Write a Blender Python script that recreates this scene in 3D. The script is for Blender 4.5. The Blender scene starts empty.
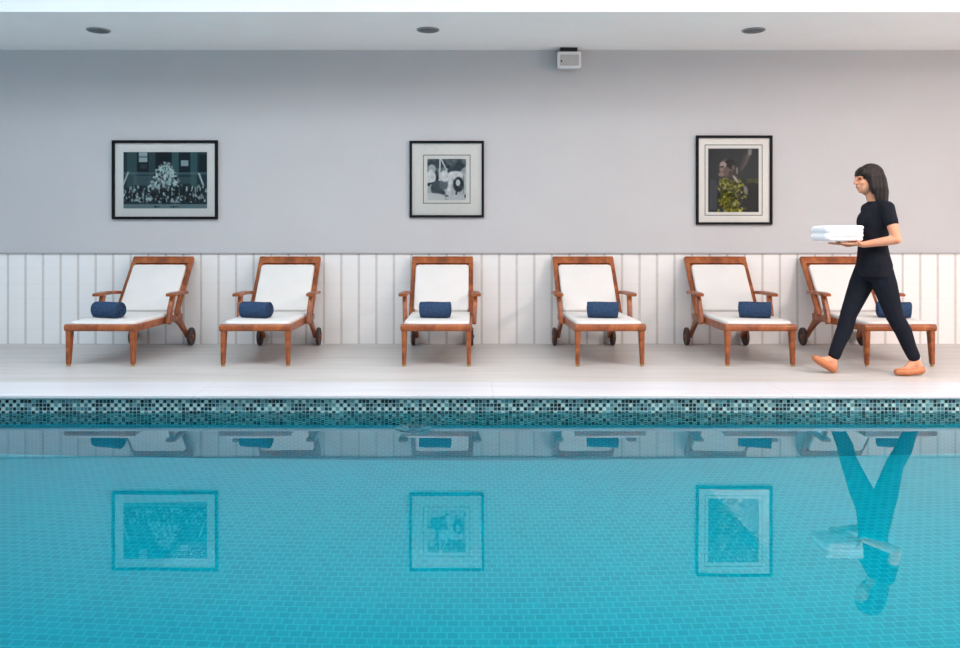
import bpy, bmesh, math, random
import numpy as np
from mathutils import Vector, Matrix, Euler
random.seed(7)
rng = np.random.default_rng(7)
SC = bpy.context.scene
COL = SC.collection
PI = math.pi

# ------------------------------------------------------------------ scale of the place
F, PX, PY = 830.0, 471.0, 236.0        # focal length in pixels, principal point
HC = 1.093                             # camera height above the deck
WALL = 8.40                            # distance of the long wall
WZ = -0.114                            # water level
EDGE = 5.678                           # pool wall
DEPTH = -1.27                          # pool bottom
CEIL = 2.975
FASC = 6.97
def at(x, y, d):
    return Vector(((x - PX) * d / F, d, HC - (y - PY) * d / F))

# ------------------------------------------------------------------ helpers
def s2l(c):
    c = c / 255.0
    return c / 12.92 if c <= 0.04045 else ((c + 0.055) / 1.055) ** 2.4
def rgb(r, g, b):
    return (s2l(r), s2l(g), s2l(b), 1.0)

def new_obj(name, bm, mat=None, parent=None, smooth=False, angle=None):
    me = bpy.data.meshes.new(name)
    bm.normal_update()
    bm.to_mesh(me)
    bm.free()
    if smooth:
        for p in me.polygons:
            p.use_smooth = True
        if angle is not None:
            try:
                me.set_sharp_from_angle(angle=math.radians(angle))
            except Exception:
                pass
    o = bpy.data.objects.new(name, me)
    COL.objects.link(o)
    for m in (mat if isinstance(mat, (list, tuple)) else [mat]):
        if m is not None:
            me.materials.append(m)
    if parent is not None:
        o.parent = parent
    return o

def tag(o, label=None, cat=None, group=None, kind=None):
    if label: o['label'] = label
    if cat: o['category'] = cat
    if group: o['group'] = group
    if kind: o['kind'] = kind
    return o

def empty(name, loc, rz=0):
    o = bpy.data.objects.new(name, None)
    o.empty_display_size = 0.1
    COL.objects.link(o)
    o.location = loc
    o.rotation_euler = (0, 0, rz)
    return o

def copy_tree(o, parent=None):
    c = o.copy()
    COL.objects.link(c)
    if parent is not None:
        c.parent = parent
    for ch in list(o.children):
        copy_tree(ch, c)
    return c

def join_bm(dst, src):
    me = bpy.data.meshes.new('tmp')
    src.to_mesh(me)
    src.free()
    dst.from_mesh(me)
    bpy.data.meshes.remove(me)

def box(bm, lo, hi, bev=0.0, seg=2, mat=None):
    b = bmesh.new()
    bmesh.ops.create_cube(b, size=1.0)
    lo, hi = Vector(lo), Vector(hi)
    for v in b.verts:
        v.co = Vector((lo[i] + (v.co[i] + 0.5) * (hi[i] - lo[i]) for i in range(3)))
    if bev:
        bmesh.ops.bevel(b, geom=b.edges[:], offset=bev, segments=seg, affect='EDGES', profile=0.5)
    if mat is not None:
        b.transform(mat)
    join_bm(bm, b)

def loft(bm, loops, cap=True):
    """closed loops of equal length -> skin"""
    rows = [[bm.verts.new(p) for p in lp] for lp in loops]
    n = len(rows[0])
    for a, b in zip(rows[:-1], rows[1:]):
        for i in range(n):
            bm.faces.new((a[i], a[(i + 1) % n], b[(i + 1) % n], b[i]))
    if cap:
        bm.faces.new(list(reversed(rows[0])))
        bm.faces.new(rows[-1])

def fix(bm):
    bmesh.ops.recalc_face_normals(bm, faces=bm.faces[:])
    return bm

def rect_loop(c, u, v, hu, hv, r, k=3):
    """rounded rectangle loop, centre c, axes u v"""
    pts = []
    r = min(r, hu * 0.999, hv * 0.999)
    for sx, sy, a0 in ((1, 1, 0), (-1, 1, PI / 2), (-1, -1, PI), (1, -1, 1.5 * PI)):
        for i in range(k + 1):
            a = a0 + i / k * PI / 2
            pts.append(c + u * (sx * (hu - r) + r * math.cos(a)) + v * (sy * (hv - r) + r * math.sin(a)))
    return pts

def bar(bm, pts, sizes, r=0.008, side=Vector((1, 0, 0)), endr=0.006):
    """bar of rounded-rectangle section along pts; sizes = (half side, half other) per point"""
    pts = [Vector(p) for p in pts]
    loops = []
    n = len(pts)
    for i, p in enumerate(pts):
        if i == 0: t = pts[1] - pts[0]
        elif i == n - 1: t = pts[-1] - pts[-2]
        else: t = (pts[i + 1] - pts[i]).normalized() + (pts[i] - pts[i - 1]).normalized()
        t.normalize()
        u = (side - t * side.dot(t)).normalized()
        v = t.cross(u)
        hu, hv = sizes[i] if isinstance(sizes, list) else sizes
        if i == 0:
            loops.append(rect_loop(p, u, v, hu - endr, hv - endr, r))
            loops.append(rect_loop(p + t * endr, u, v, hu, hv, r))
        elif i == n - 1:
            loops.append(rect_loop(p - t * endr, u, v, hu, hv, r))
            loops.append(rect_loop(p, u, v, hu - endr, hv - endr, r))
        else:
            loops.append(rect_loop(p, u, v, hu, hv, r))
    loft(bm, loops)

def curve(ctrl, n=8):
    """Catmull-Rom through points"""
    c = [Vector(p) for p in ctrl]
    c = [c[0] * 2 - c[1]] + c + [c[-1] * 2 - c[-2]]
    out = []
    for i in range(1, len(c) - 2):
        for k in range(n):
            t = k / n
            p0, p1, p2, p3 = c[i - 1], c[i], c[i + 1], c[i + 2]
            out.append(0.5 * ((2 * p1) + (-p0 + p2) * t + (2 * p0 - 5 * p1 + 4 * p2 - p3) * t * t + (-p0 + 3 * p1 - 3 * p2 + p3) * t ** 3))
    out.append(c[-2])
    return out

def lathe(bm, prof, axis='Z', n=32, centre=(0, 0, 0)):
    """prof: list of (radius, height), closed at the ends"""
    c = Vector(centre)
    loops = []
    for r, h in prof:
        lp = []
        for i in range(n):
            a = 2 * PI * i / n
            x, y = r * math.cos(a), r * math.sin(a)
            if axis == 'Z': q = Vector((x, y, h))
            elif axis == 'X': q = Vector((h, x, y))
            else: q = Vector((x, h, y))
            lp.append(c + q)
        loops.append(lp)
    loft(bm, loops)

def slab(bm, c, hx, hy, t, corner=0.05, edge=0.015, dome=0.006, M=None, sub=5):
    """upholstered pad: rounded plan, soft edges, slightly domed top; local z up, c = centre of underside"""
    b = bmesh.new()
    X, Y = Vector((1, 0, 0)), Vector((0, 1, 0))
    loops = []
    e = edge
    for k in range(sub):
        a = -PI / 2 + k / (sub - 1) * PI / 2
        loops.append((e * (1 - math.cos(a)), e + e * math.sin(a)))
    for k in range(sub):
        a = k / (sub - 1) * PI / 2
        loops.append((e * (1 - math.cos(a)), t - e + e * math.sin(a)))
    rl = [rect_loop(Vector((0, 0, z)), X, Y, hx - i, hy - i, max(corner - i, 0.004), 6) for i, z in loops]
    for f, dz in ((0.75, 0.55), (0.45, 0.85), (0.15, 1.0)):
        rl.append(rect_loop(Vector((0, 0, t + dome * dz)), X, Y, (hx - e) * f, (hy - e) * f, max((corner - e) * f, 0.003), 6))
    loft(b, rl)
    b.transform(Matrix.Translation(Vector(c)) if M is None else M)
    join_bm(bm, b)

# ------------------------------------------------------------------ materials
def mat_new(name):
    m = bpy.data.materials.new(name)
    m.use_nodes = True
    nt = m.node_tree
    for n in list(nt.nodes):
        nt.nodes.remove(n)
    out = nt.nodes.new('ShaderNodeOutputMaterial')
    return m, nt, out
def N(nt, t, **kw):
    n = nt.nodes.new(t)
    for k, v in kw.items():
        if k.startswith('_'):
            setattr(n, k[1:], v)
        else:
            n.inputs[k.replace('__', ' ')].default_value = v
    return n
def principled(nt, out, col, rough=0.5, spec=0.5, metal=0.0):
    p = nt.nodes.new('ShaderNodeBsdfPrincipled')
    p.inputs['Base Color'].default_value = col
    p.inputs['Roughness'].default_value = rough
    p.inputs['Specular IOR Level'].default_value = spec
    p.inputs['Metallic'].default_value = metal
    nt.links.new(p.outputs[0], out.inputs[0])
    return p
def ramp(nt, stops, interp='LINEAR'):
    r = nt.nodes.new('ShaderNodeValToRGB')
    r.color_ramp.interpolation = interp
    while len(r.color_ramp.elements) < len(stops):
        r.color_ramp.elements.new(0.5)
    for e, (p, c) in zip(r.color_ramp.elements, stops):
        e.position = p
        e.color = c
    return r
def simple(name, col, rough=0.5, spec=0.4, metal=0.0, noise=0.06, scale=20, bump=0.0, bscale=None, stretch=(1, 1, 1)):
    m, nt, out = mat_new(name)
    p = principled(nt, out, col, rough, spec, metal)
    tc = N(nt, 'ShaderNodeTexCoord')
    mp = N(nt, 'ShaderNodeMapping')
    mp.inputs['Scale'].default_value = stretch
    nt.links.new(tc.outputs['Object'], mp.inputs[0])
    nz = N(nt, 'ShaderNodeTexNoise', Scale=scale, Detail=4.0)
    nt.links.new(mp.outputs[0], nz.inputs[0])
    lo = tuple(c * (1 - noise * 2) for c in col[:3]) + (1,)
    hi = tuple(min(1, c * (1 + noise * 2)) for c in col[:3]) + (1,)
    r = ramp(nt, [(0.25, lo), (0.75, hi)])
    nt.links.new(nz.outputs[0], r.inputs[0])
    nt.links.new(r.outputs[0], p.inputs['Base Color'])
    if bump:
        nb = N(nt, 'ShaderNodeTexNoise', Scale=bscale or scale * 4, Detail=3.0)
        nt.links.new(mp.outputs[0], nb.inputs[0])
        b = N(nt, 'ShaderNodeBump', Strength=bump, Distance=0.01)
        nt.links.new(nb.outputs[0], b.inputs['Height'])
        nt.links.new(b.outputs[0], p.inputs['Normal'])
    return m

M = {}
M['paint'] = simple('grey_wall_paint', rgb(188, 187, 188), 0.75, 0.25, noise=0.01, scale=2.5)
M['soffit'] = simple('pale_ceiling_paint', rgb(245, 244, 243), 0.8, 0.2, noise=0.01, scale=2)
M['white_paint'] = simple('white_paint', rgb(240, 240, 240), 0.7, 0.25, noise=0.005, scale=2)
M['far_paint'] = simple('plain_room_paint', rgb(174, 174, 175), 0.8, 0.2, noise=0.01, scale=2)
M['rail'] = simple('grey_rail_paint', rgb(168, 168, 170), 0.5, 0.4, noise=0.02)
M['plate_grey'] = simple('grey_fitting_metal', rgb(140, 143, 144), 0.5, 0.4, noise=0.04)
M['plate_dark'] = simple('dark_louvre', rgb(96, 101, 104), 0.6, 0.3, noise=0.05)
M['plastic'] = simple('white_plastic', rgb(226, 226, 228), 0.4, 0.4, noise=0.01)
M['grille'] = simple('pale_grille', rgb(188, 186, 184), 0.6, 0.3, noise=0.05, scale=300)
M['black'] = simple('black_plastic', rgb(24, 25, 28), 0.5, 0.4)
M['frame'] = simple('black_frame_lacquer', rgb(12, 15, 21), 0.6, 0.15, noise=0.05)
M['mat'] = simple('ivory_mat_board', rgb(248, 245, 240), 0.85, 0.1, noise=0.01)
M['ink'] = simple('dark_ink_line', rgb(40, 44, 48), 0.8, 0.1)
M['cushion'] = simple('white_canvas_cushion', rgb(216, 213, 209), 0.9, 0.15, noise=0.015, scale=6, bump=0.25, bscale=9)
M['towel'] = simple('navy_terry_towel', rgb(50, 70, 98), 0.95, 0.1, noise=0.16, scale=60, bump=0.6, bscale=260)
M['white_towel'] = simple('white_terry_towel', rgb(240, 242, 246), 0.95, 0.1, noise=0.01, scale=60, bump=0.5, bscale=220)
M['brass'] = simple('brass', rgb(190, 160, 110), 0.4, 0.5, metal=0.7, noise=0.05)
M['wheel'] = simple('dark_wheel_wood', rgb(66, 48, 44), 0.55, 0.4, noise=0.1, scale=15)
M['skin'] = simple('skin', rgb(214, 150, 118), 0.55, 0.3, noise=0.03, scale=12)
M['hair'] = simple('dark_brown_hair', rgb(34, 26, 25), 0.6, 0.3, noise=0.2, scale=14, bump=0.5, bscale=50, stretch=(1, 6, 0.6))
M['cloth'] = simple('black_cotton', rgb(26, 28, 36), 0.9, 0.15, noise=0.08, scale=12, bump=0.4, bscale=14)
M['trouser'] = simple('black_twill', rgb(24, 27, 36), 0.9, 0.15, noise=0.08, scale=12, bump=0.4, bscale=10)
M['shoe'] = simple('tan_leather', rgb(180, 112, 72), 0.5, 0.4, noise=0.05)
M['sole'] = simple('dark_sole', rgb(70, 50, 42), 0.7, 0.3)
M['eye'] = simple('eye_dark', rgb(30, 24, 22), 0.3, 0.5)
M['lip'] = simple('lip', rgb(176, 96, 88), 0.5, 0.4)
M['stainless'] = simple('brushed_steel', rgb(190, 195, 198), 0.35, 0.5, metal=0.8)

def wood_mat():
    m, nt, out = mat_new('teak_varnished_wood')
    p = principled(nt, out, rgb(140, 72, 36), 0.38, 0.45)
    tc = N(nt, 'ShaderNodeTexCoord')
    mp = N(nt, 'ShaderNodeMapping')
    mp.inputs['Scale'].default_value = (5, 5, 5)
    nt.links.new(tc.outputs['Object'], mp.inputs[0])
    nz = N(nt, 'ShaderNodeTexNoise', Scale=1.2, Detail=6.0, Distortion=1.5)
    nt.links.new(mp.outputs[0], nz.inputs[0])
    wv = N(nt, 'ShaderNodeTexWave', Scale=3.0, Distortion=6.0, Detail=3.0)
    nt.links.new(mp.outputs[0], wv.inputs[0])
    mx = N(nt, 'ShaderNodeMath', _operation='MULTIPLY_ADD')
    mx.inputs[1].default_value = 0.06
    nt.links.new(wv.outputs['Fac'], mx.inputs[0])
    nt.links.new(nz.outputs[0], mx.inputs[2])
    r = ramp(nt, [(0.25, rgb(90, 43, 23)), (0.5, rgb(140, 74, 37)), (0.78, rgb(178, 104, 55))])
    nt.links.new(mx.outputs[0], r.inputs[0])
    nt.links.new(r.outputs[0], p.inputs['Base Color'])
    return m
M['wood'] = wood_mat()

def stone_mat(name, base, dark, joint, sx, sy, gap, streak=(0.5, 6, 1), scale=1.4, off=0.0, rough=0.4, amt=1.0):
    """stone slabs with long faint veins running along x"""
    m, nt, out = mat_new(name)
    p = principled(nt, out, base, rough, 0.4)
    tc = N(nt, 'ShaderNodeTexCoord')
    mp = N(nt, 'ShaderNodeMapping')
    mp.inputs['Scale'].default_value = streak
    nt.links.new(tc.outputs['Object'], mp.inputs[0])
    nz = N(nt, 'ShaderNodeTexNoise', Scale=scale, Detail=8.0, Roughness=0.62, Distortion=0.4)
    nt.links.new(mp.outputs[0], nz.inputs[0])
    r = ramp(nt, [(0.34, dark), (0.58, base)])
    nt.links.new(nz.outputs[0], r.inputs[0])
    bk = N(nt, 'ShaderNodeTexBrick', Scale=1.0)
    bk.inputs['Mortar Size'].default_value = gap
    bk.inputs['Mortar Smooth'].default_value = 0.3
    bk.inputs['Brick Width'].default_value = sx
    bk.inputs['Row Height'].default_value = sy
    bk.offset = 0.0
    mo = N(nt, 'ShaderNodeMapping')
    mo.inputs['Location'].default_value = (off, 0.37, 0)
    nt.links.new(tc.outputs['Object'], mo.inputs[0])
    nt.links.new(mo.outputs[0], bk.inputs[0])
    mx = N(nt, 'ShaderNodeMix', _data_type='RGBA')
    nt.links.new(bk.outputs['Fac'], mx.inputs['Factor'])
    nt.links.new(r.outputs[0], mx.inputs['A'])
    mx.inputs['B'].default_value = joint
    nt.links.new(mx.outputs['Result'], p.inputs['Base Color'])
    return m
M['deck'] = stone_mat('travertine_deck', rgb(194, 190, 186), rgb(180, 176, 171), rgb(184, 180, 176), 1.22, 0.61, 0.003, rough=0.42)
M['coping'] = stone_mat('white_marble_coping', rgb(200, 200, 203), rgb(191, 191, 195), rgb(180, 179, 179), 2.04, 4.0, 0.004, off=-0.15, rough=0.35)

def wains_mat():
    m, nt, out = mat_new('white_glazed_wainscot_tile')
    p = principled(nt, out, rgb(240, 240, 240), 0.3, 0.45)
    tc = N(nt, 'ShaderNodeTexCoord')
    sp = N(nt, 'ShaderNodeSeparateXYZ')
    nt.links.new(tc.outputs['Object'], sp.inputs[0])
    a = N(nt, 'ShaderNodeMath', _operation='DIVIDE'); a.inputs[1].default_value = 0.1522
    nt.links.new(sp.outputs['Z'], a.inputs[0])
    fr = N(nt, 'ShaderNodeMath', _operation='FRACT')
    nt.links.new(a.outputs[0], fr.inputs[0])
    lt = N(nt, 'ShaderNodeMath', _operation='LESS_THAN'); lt.inputs[1].default_value = 0.022
    nt.links.new(fr.outputs[0], lt.inputs[0])
    mx = N(nt, 'ShaderNodeMix', _data_type='RGBA')
    nt.links.new(lt.outputs[0], mx.inputs['Factor'])
    mx.inputs['A'].default_value = rgb(228, 226, 224)
    mx.inputs['B'].default_value = rgb(216, 216, 216)
    nt.links.new(mx.outputs['Result'], p.inputs['Base Color'])
    return m
M['wains'] = wains_mat()
M['grout'] = simple('grey_grout_strip', rgb(200, 196, 192), 0.8, 0.2, noise=0.03)

def mosaic_mat():
    """2.5 cm glass mosaic: pale, dark teal and black pieces in mixed order"""
    m, nt, out = mat_new('dark_glass_mosaic')
    p = principled(nt, out, rgb(60, 90, 100), 0.25, 0.5)
    tc = N(nt, 'ShaderNodeTexCoord')
    S = 1 / 0.0257
    mp = N(nt, 'ShaderNodeMapping')
    mp.inputs['Scale'].default_value = (S, S, S)
    nt.links.new(tc.outputs['Object'], mp.inputs[0])
    sp = N(nt, 'ShaderNodeSeparateXYZ')
    nt.links.new(mp.outputs[0], sp.inputs[0])
    fl, fr = [], []
    for ax in 'XZ':
        f = N(nt, 'ShaderNodeMath', _operation='FLOOR'); nt.links.new(sp.outputs[ax], f.inputs[0]); fl.append(f)
        g = N(nt, 'ShaderNodeMath', _operation='FRACT'); nt.links.new(sp.outputs[ax], g.inputs[0]); fr.append(g)
    cb = N(nt, 'ShaderNodeCombineXYZ')
    nt.links.new(fl[0].outputs[0], cb.inputs[0]); nt.links.new(fl[1].outputs[0], cb.inputs[1])
    wn = N(nt, 'ShaderNodeTexWhiteNoise', _noise_dimensions='2D')
    nt.links.new(cb.outputs[0], wn.inputs['Vector'])
    # checker bias: even cells lean pale, odd cells lean dark
    ad = N(nt, 'ShaderNodeMath', _operation='ADD')
    nt.links.new(fl[0].outputs[0], ad.inputs[0]); nt.links.new(fl[1].outputs[0], ad.inputs[1])
    md = N(nt, 'ShaderNodeMath', _operation='FLOORED_MODULO'); md.inputs[1].default_value = 2.0
    nt.links.new(ad.outputs[0], md.inputs[0])
    mu = N(nt, 'ShaderNodeMath', _operation='MULTIPLY'); mu.inputs[1].default_value = 0.34
    nt.links.new(md.outputs[0], mu.inputs[0])
    sc = N(nt, 'ShaderNodeMath', _operation='MULTIPLY_ADD'); sc.inputs[1].default_value = 0.66
    nt.links.new(wn.outputs['Value'], sc.inputs[0]); nt.links.new(mu.outputs[0], sc.inputs[2])
    r = ramp(nt, [(0.0, rgb(10, 18, 28)), (0.17, rgb(30, 62, 78)), (0.32, rgb(58, 104, 114)), (0.42, rgb(24, 44, 58)), (0.56, rgb(84, 130, 138)), (0.66, rgb(164, 194, 192)), (0.9, rgb(112, 154, 158))], 'CONSTANT')
    nt.links.new(sc.outputs[0], r.inputs[0])
    mm = []
    for g in fr:
        q = N(nt, 'ShaderNodeMath', _operation='COMPARE'); q.inputs[1].default_value = 0.5; q.inputs[2].default_value = 0.42
        nt.links.new(g.outputs[0], q.inputs[0]); mm.append(q)
    al = N(nt, 'ShaderNodeMath', _operation='MULTIPLY')
    nt.links.new(mm[0].outputs[0], al.inputs[0]); nt.links.new(mm[1].outputs[0], al.inputs[1])
    mx = N(nt, 'ShaderNodeMix', _data_type='RGBA')
    nt.links.new(al.outputs[0], mx.inputs['Factor'])
    mx.inputs['A'].default_value = rgb(140, 168, 168)
    nt.links.new(r.outputs[0], mx.inputs['B'])
    nt.links.new(mx.outputs['Result'], p.inputs['Base Color'])
    return m
M['mosaic'] = mosaic_mat()

def pool_mat(name, axes):
    m, nt, out = mat_new(name)
    p = principled(nt, out, rgb(0, 160, 180), 0.4, 0.3)
    tc = N(nt, 'ShaderNodeTexCoord')
    sp = N(nt, 'ShaderNodeSeparateXYZ'); nt.links.new(tc.outputs['Object'], sp.inputs[0])
    cb = N(nt, 'ShaderNodeCombineXYZ')
    nt.links.new(sp.outputs[axes[0]], cb.inputs[0]); nt.links.new(sp.outputs[axes[1]], cb.inputs[1])
    bk = N(nt, 'ShaderNodeTexBrick', Scale=1.0)
    bk.offset = 0.5
    bk.inputs['Color1'].default_value = POOL_A
    bk.inputs['Color2'].default_value = POOL_B
    bk.inputs['Mortar'].default_value = POOL_G
    bk.inputs['Mortar Size'].default_value = 0.0042
    bk.inputs['Mortar Smooth'].default_value = 0.3
    bk.inputs['Brick Width'].default_value = 0.052
    bk.inputs['Row Height'].default_value = 0.046
    nt.links.new(cb.outputs[0], bk.inputs[0])
    nt.links.new(bk.outputs['Color'], p.inputs['Base Color'])
    return m
POOL_A = (0.014, 0.385, 0.475, 1)
POOL_B = (0.018, 0.445, 0.53, 1)
POOL_G = (0.045, 0.55, 0.625, 1)
M['pool_floor'] = pool_mat('turquoise_pool_tile', 'XY')
M['pool_wall'] = pool_mat('turquoise_pool_wall_tile', 'XZ')
M['pool_side'] = pool_mat('turquoise_pool_side_tile', 'YZ')

RING = at(413, 428.5, 5.2)
def water_mat():
    m, nt, out = mat_new('clear_pool_water')
    g = N(nt, 'ShaderNodeBsdfRefraction', Roughness=0.0, IOR=1.333)
    g.inputs['Color'].default_value = (0.2, 0.93, 0.97, 1)
    gl = N(nt, 'ShaderNodeBsdfGlossy', Roughness=0.0)
    fz = N(nt, 'ShaderNodeFresnel', IOR=1.42)
    ms = N(nt, 'ShaderNodeMixShader')
    nt.links.new(fz.outputs[0], ms.inputs[0]); nt.links.new(g.outputs[0], ms.inputs[1]); nt.links.new(gl.outputs[0], ms.inputs[2])
    nt.links.new(ms.outputs[0], out.inputs[0])
    tc = N(nt, 'ShaderNodeTexCoord')
    nz = N(nt, 'ShaderNodeTexNoise', Scale=1.6, Detail=1.0)
    nt.links.new(tc.outputs['Object'], nz.inputs[0])
    # one ring of ripples where a bubble has just risen
    sb = N(nt, 'ShaderNodeVectorMath', _operation='SUBTRACT')
    sb.inputs[1].default_value = (RING.x, RING.y, WZ)
    nt.links.new(tc.outputs['Object'], sb.inputs[0])
    ln = N(nt, 'ShaderNodeVectorMath', _operation='LENGTH'); nt.links.new(sb.outputs[0], ln.inputs[0])
    mr = N(nt, 'ShaderNodeMapRange'); mr.interpolation_type = 'SMOOTHSTEP'
    mr.inputs['From Min'].default_value = 0.0; mr.inputs['From Max'].default_value = 0.16
    mr.inputs['To Min'].default_value = 1.0; mr.inputs['To Max'].default_value = 0.0
    nt.links.new(ln.outputs['Value'], mr.inputs[0])
    fq = N(nt, 'ShaderNodeMath', _operation='MULTIPLY'); fq.inputs[1].default_value = 62.0
    nt.links.new(ln.outputs['Value'], fq.inputs[0])
    sn = N(nt, 'ShaderNodeMath', _operation='SINE'); nt.links.new(fq.outputs[0], sn.inputs[0])
    rg = N(nt, 'ShaderNodeMath', _operation='MULTIPLY')
    nt.links.new(sn.outputs[0], rg.inputs[0]); nt.links.new(mr.outputs[0], rg.inputs[1])
    sc = N(nt, 'ShaderNodeMath', _operation='MULTIPLY_ADD'); sc.inputs[1].default_value = 9.0
    nt.links.new(rg.outputs[0], sc.inputs[0]); nt.links.new(nz.outputs[0], sc.inputs[2])
    b = N(nt, 'ShaderNodeBump', Strength=1.0, Distance=0.0006)
    nt.links.new(sc.outputs[0], b.inputs['Height'])
    for n_ in (g, gl, fz):
        nt.links.new(b.outputs[0], n_.inputs['Normal'])
    return m
M['water'] = water_mat()

def pane_mat():
    m, nt, out = mat_new('picture_glass')
    fz = N(nt, 'ShaderNodeFresnel', IOR=1.58)
    t = N(nt, 'ShaderNodeBsdfTransparent')
    g = N(nt, 'ShaderNodeBsdfGlossy', Roughness=0.0)
    mx = N(nt, 'ShaderNodeMixShader')
    nt.links.new(fz.outputs[0], mx.inputs[0]); nt.links.new(t.outputs[0], mx.inputs[1]); nt.links.new(g.outputs[0], mx.inputs[2])
    nt.links.new(mx.outputs[0], out.inputs[0])
    return m
M['pane'] = pane_mat()

def print_mat():
    m, nt, out = mat_new('printed_photograph_paper')
    p = principled(nt, out, rgb(128, 128, 128), 0.7, 0.2)
    a = N(nt, 'ShaderNodeAttribute', _attribute_name='ink')
    nt.links.new(a.outputs['Color'], p.inputs['Base Color'])
    return m
M['print'] = print_mat()

# ------------------------------------------------------------------ the room
XL, XR, YN = -7.0, 7.2, -2.6           # left wall, right wall, wall behind the camera
PXL, PXR, PYN = -5.6, 5.8, 0.9         # pool extent
TOP = 3.75                             # high ceiling over the pool
def struct(name, bm, mat, parent=None, **kw):
    o = new_obj(name, bm, mat, parent, **kw)
    if parent is None:
        o['kind'] = 'structure'
    return o

b = bmesh.new(); box(b, (XL, 6.1695, -0.25), (XR, WALL + 0.0, 0.0))
box(b, (XL, YN, -0.25), (XR, PYN - 0.35, 0.0))
box(b, (XL, PYN - 0.35, -0.25), (PXL - 0.35, 6.1695, 0.0)); box(b, (PXR + 0.35, PYN - 0.35, -0.25), (XR, 6.1695, 0.0))
struct('floor', b, M['deck'])

LIP = EDGE - 0.028
b = bmesh.new(); box(b, (PXL - 0.35, LIP, -0.016), (PXR + 0.35, 6.17, 0.009), bev=0.006)
struct('trim_1', b, M['coping'])
b = bmesh.new(); box(b, (PXL - 0.35, PYN - 0.35, -0.016), (PXR + 0.35, PYN + 0.03, 0.009), bev=0.006)
box(b, (PXL - 0.35, PYN + 0.03, -0.016), (PXL + 0.03, LIP, 0.009), bev=0.006)
box(b, (PXR - 0.03, PYN + 0.03, -0.016), (PXR + 0.35, LIP, 0.009), bev=0.006)
struct('trim_2', b, M['coping'])

BAND = WZ - 0.36                        # mosaic reaches a little below the water
b = bmesh.new()
box(b, (PXL, EDGE, BAND), (PXR, EDGE + 0.2, -0.017))
struct('pool_mosaic_band', b, M['mosaic'])
b = bmesh.new(); box(b, (PXL, EDGE, DEPTH - 0.1), (PXR, EDGE + 0.2, BAND)); struct('pool_wall_back', b, M['pool_wall'])
b = bmesh.new(); box(b, (PXL, PYN - 0.2, DEPTH - 0.1), (PXR, PYN, -0.017)); struct('pool_wall_front', b, M['pool_wall'])
b = bmesh.new(); box(b, (PXL - 0.2, PYN - 0.2, DEPTH - 0.1), (PXL, EDGE + 0.2, -0.017)); struct('pool_wall_left', b, M['pool_side'])
b = bmesh.new(); box(b, (PXR, PYN - 0.2, DEPTH - 0.1), (PXR + 0.2, EDGE + 0.2, -0.017)); struct('pool_wall_right', b, M['pool_side'])
b = bmesh.new(); box(b, (PXL - 0.2, PYN - 0.2, DEPTH - 0.2), (PXR + 0.2, EDGE + 0.2, DEPTH)); struct('pool_floor', b, M['pool_floor'])

b = bmesh.new()
vs = [b.verts.new(p) for p in ((PXL, PYN, WZ), (PXR, PYN, WZ), (PXR, EDGE, WZ), (PXL, EDGE, WZ))]
b.faces.new(vs)
w = new_obj('pool_water', b, M['water'])
tag(w, 'still clear turquoise swimming pool water mirroring the wall', 'water', kind='stuff')

# long wall with wainscot
b = bmesh.new(); box(b, (XL, WALL, 0), (XR, WALL + 0.2, TOP + 0.3)); struct('wall_back', b, M['paint'])
WH = 0.913                              # wainscot height
b = bmesh.new(); box(b, (XL, WALL - 0.006, 0), (XR, WALL, WH)); struct('trim_3', b, M['grout'])
pitch = 17.53 * WALL / F
x0 = (8.3 - PX) * WALL / F
b = bmesh.new()
k = math.floor((XL - x0) / pitch)
while x0 + k * pitch < XR:
    xa, xb = x0 + k * pitch + 0.012, x0 + (k + 1) * pitch - 0.012
    xa, xb = max(xa, XL), min(xb, XR)
    if xb - xa > 0.02:
        box(b, (xa, WALL - 0.0078, 0.002), (xb, WALL - 0.004, WH), bev=0.001, seg=1)
    k += 1
struct('trim_4', b, M['wains'])
b = bmesh.new(); box(b, (XL, WALL - 0.026, WH), (XR, WALL, WH + 0.016), bev=0.004); struct('trim_5', b, M['rail'])

b = bmesh.new(); box(b, (XL - 0.2, YN, 0), (XL, WALL, TOP + 0.3))
struct('wall_left', b, M['far_paint'])
b = bmesh.new(); box(b, (XR, YN, 0), (XR + 0.2, WALL, TOP + 0.3)); struct('wall_right', b, M['far_paint'])
b = bmesh.new(); box(b, (XL - 0.2, YN - 0.2, 0), (XR + 0.2, YN, TOP + 0.3)); struct('wall_front', b, M['far_paint'])

b = bmesh.new(); box(b, (XL, FASC, CEIL), (XR, WALL, TOP + 0.3)); struct('ceiling_bulkhead', b, M['soffit'])
SK = [(-4.9, -1.75), (-1.55, 1.55), (1.75, 4.75)]   # unseen skylight bays, placed and sized for the overhead light
SY0, SY1 = 2.9, 5.6
b = bmesh.new()
box(b, (XL, YN, TOP), (XR, SY0, TOP + 0.2)); box(b, (XL, SY1, TOP), (XR, FASC, TOP + 0.2))
xs = [XL] + [v for s in SK for v in s] + [XR]
for i in range(0, len(xs), 2):
    box(b, (xs[i], SY0, TOP), (xs[i + 1], SY1, TOP + 0.2))
struct('ceiling', b, M['white_paint'])
for i, (xa, xb) in enumerate(SK):
    b = bmesh.new()
    for a in (xa, xb - 0.05):
        box(b, (a, SY0, TOP + 0.02), (a + 0.05, SY1, TOP + 0.14))
    for a in (SY0, (SY0 + SY1) / 2, SY1 - 0.05):
        box(b, (xa + 0.05, a, TOP + 0.02), (xb - 0.05, a + 0.05, TOP + 0.14))
    struct('window_%d' % (i + 1), b, M['white_paint'])  # frame out of view, built to carry an added overhead lamp

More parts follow.
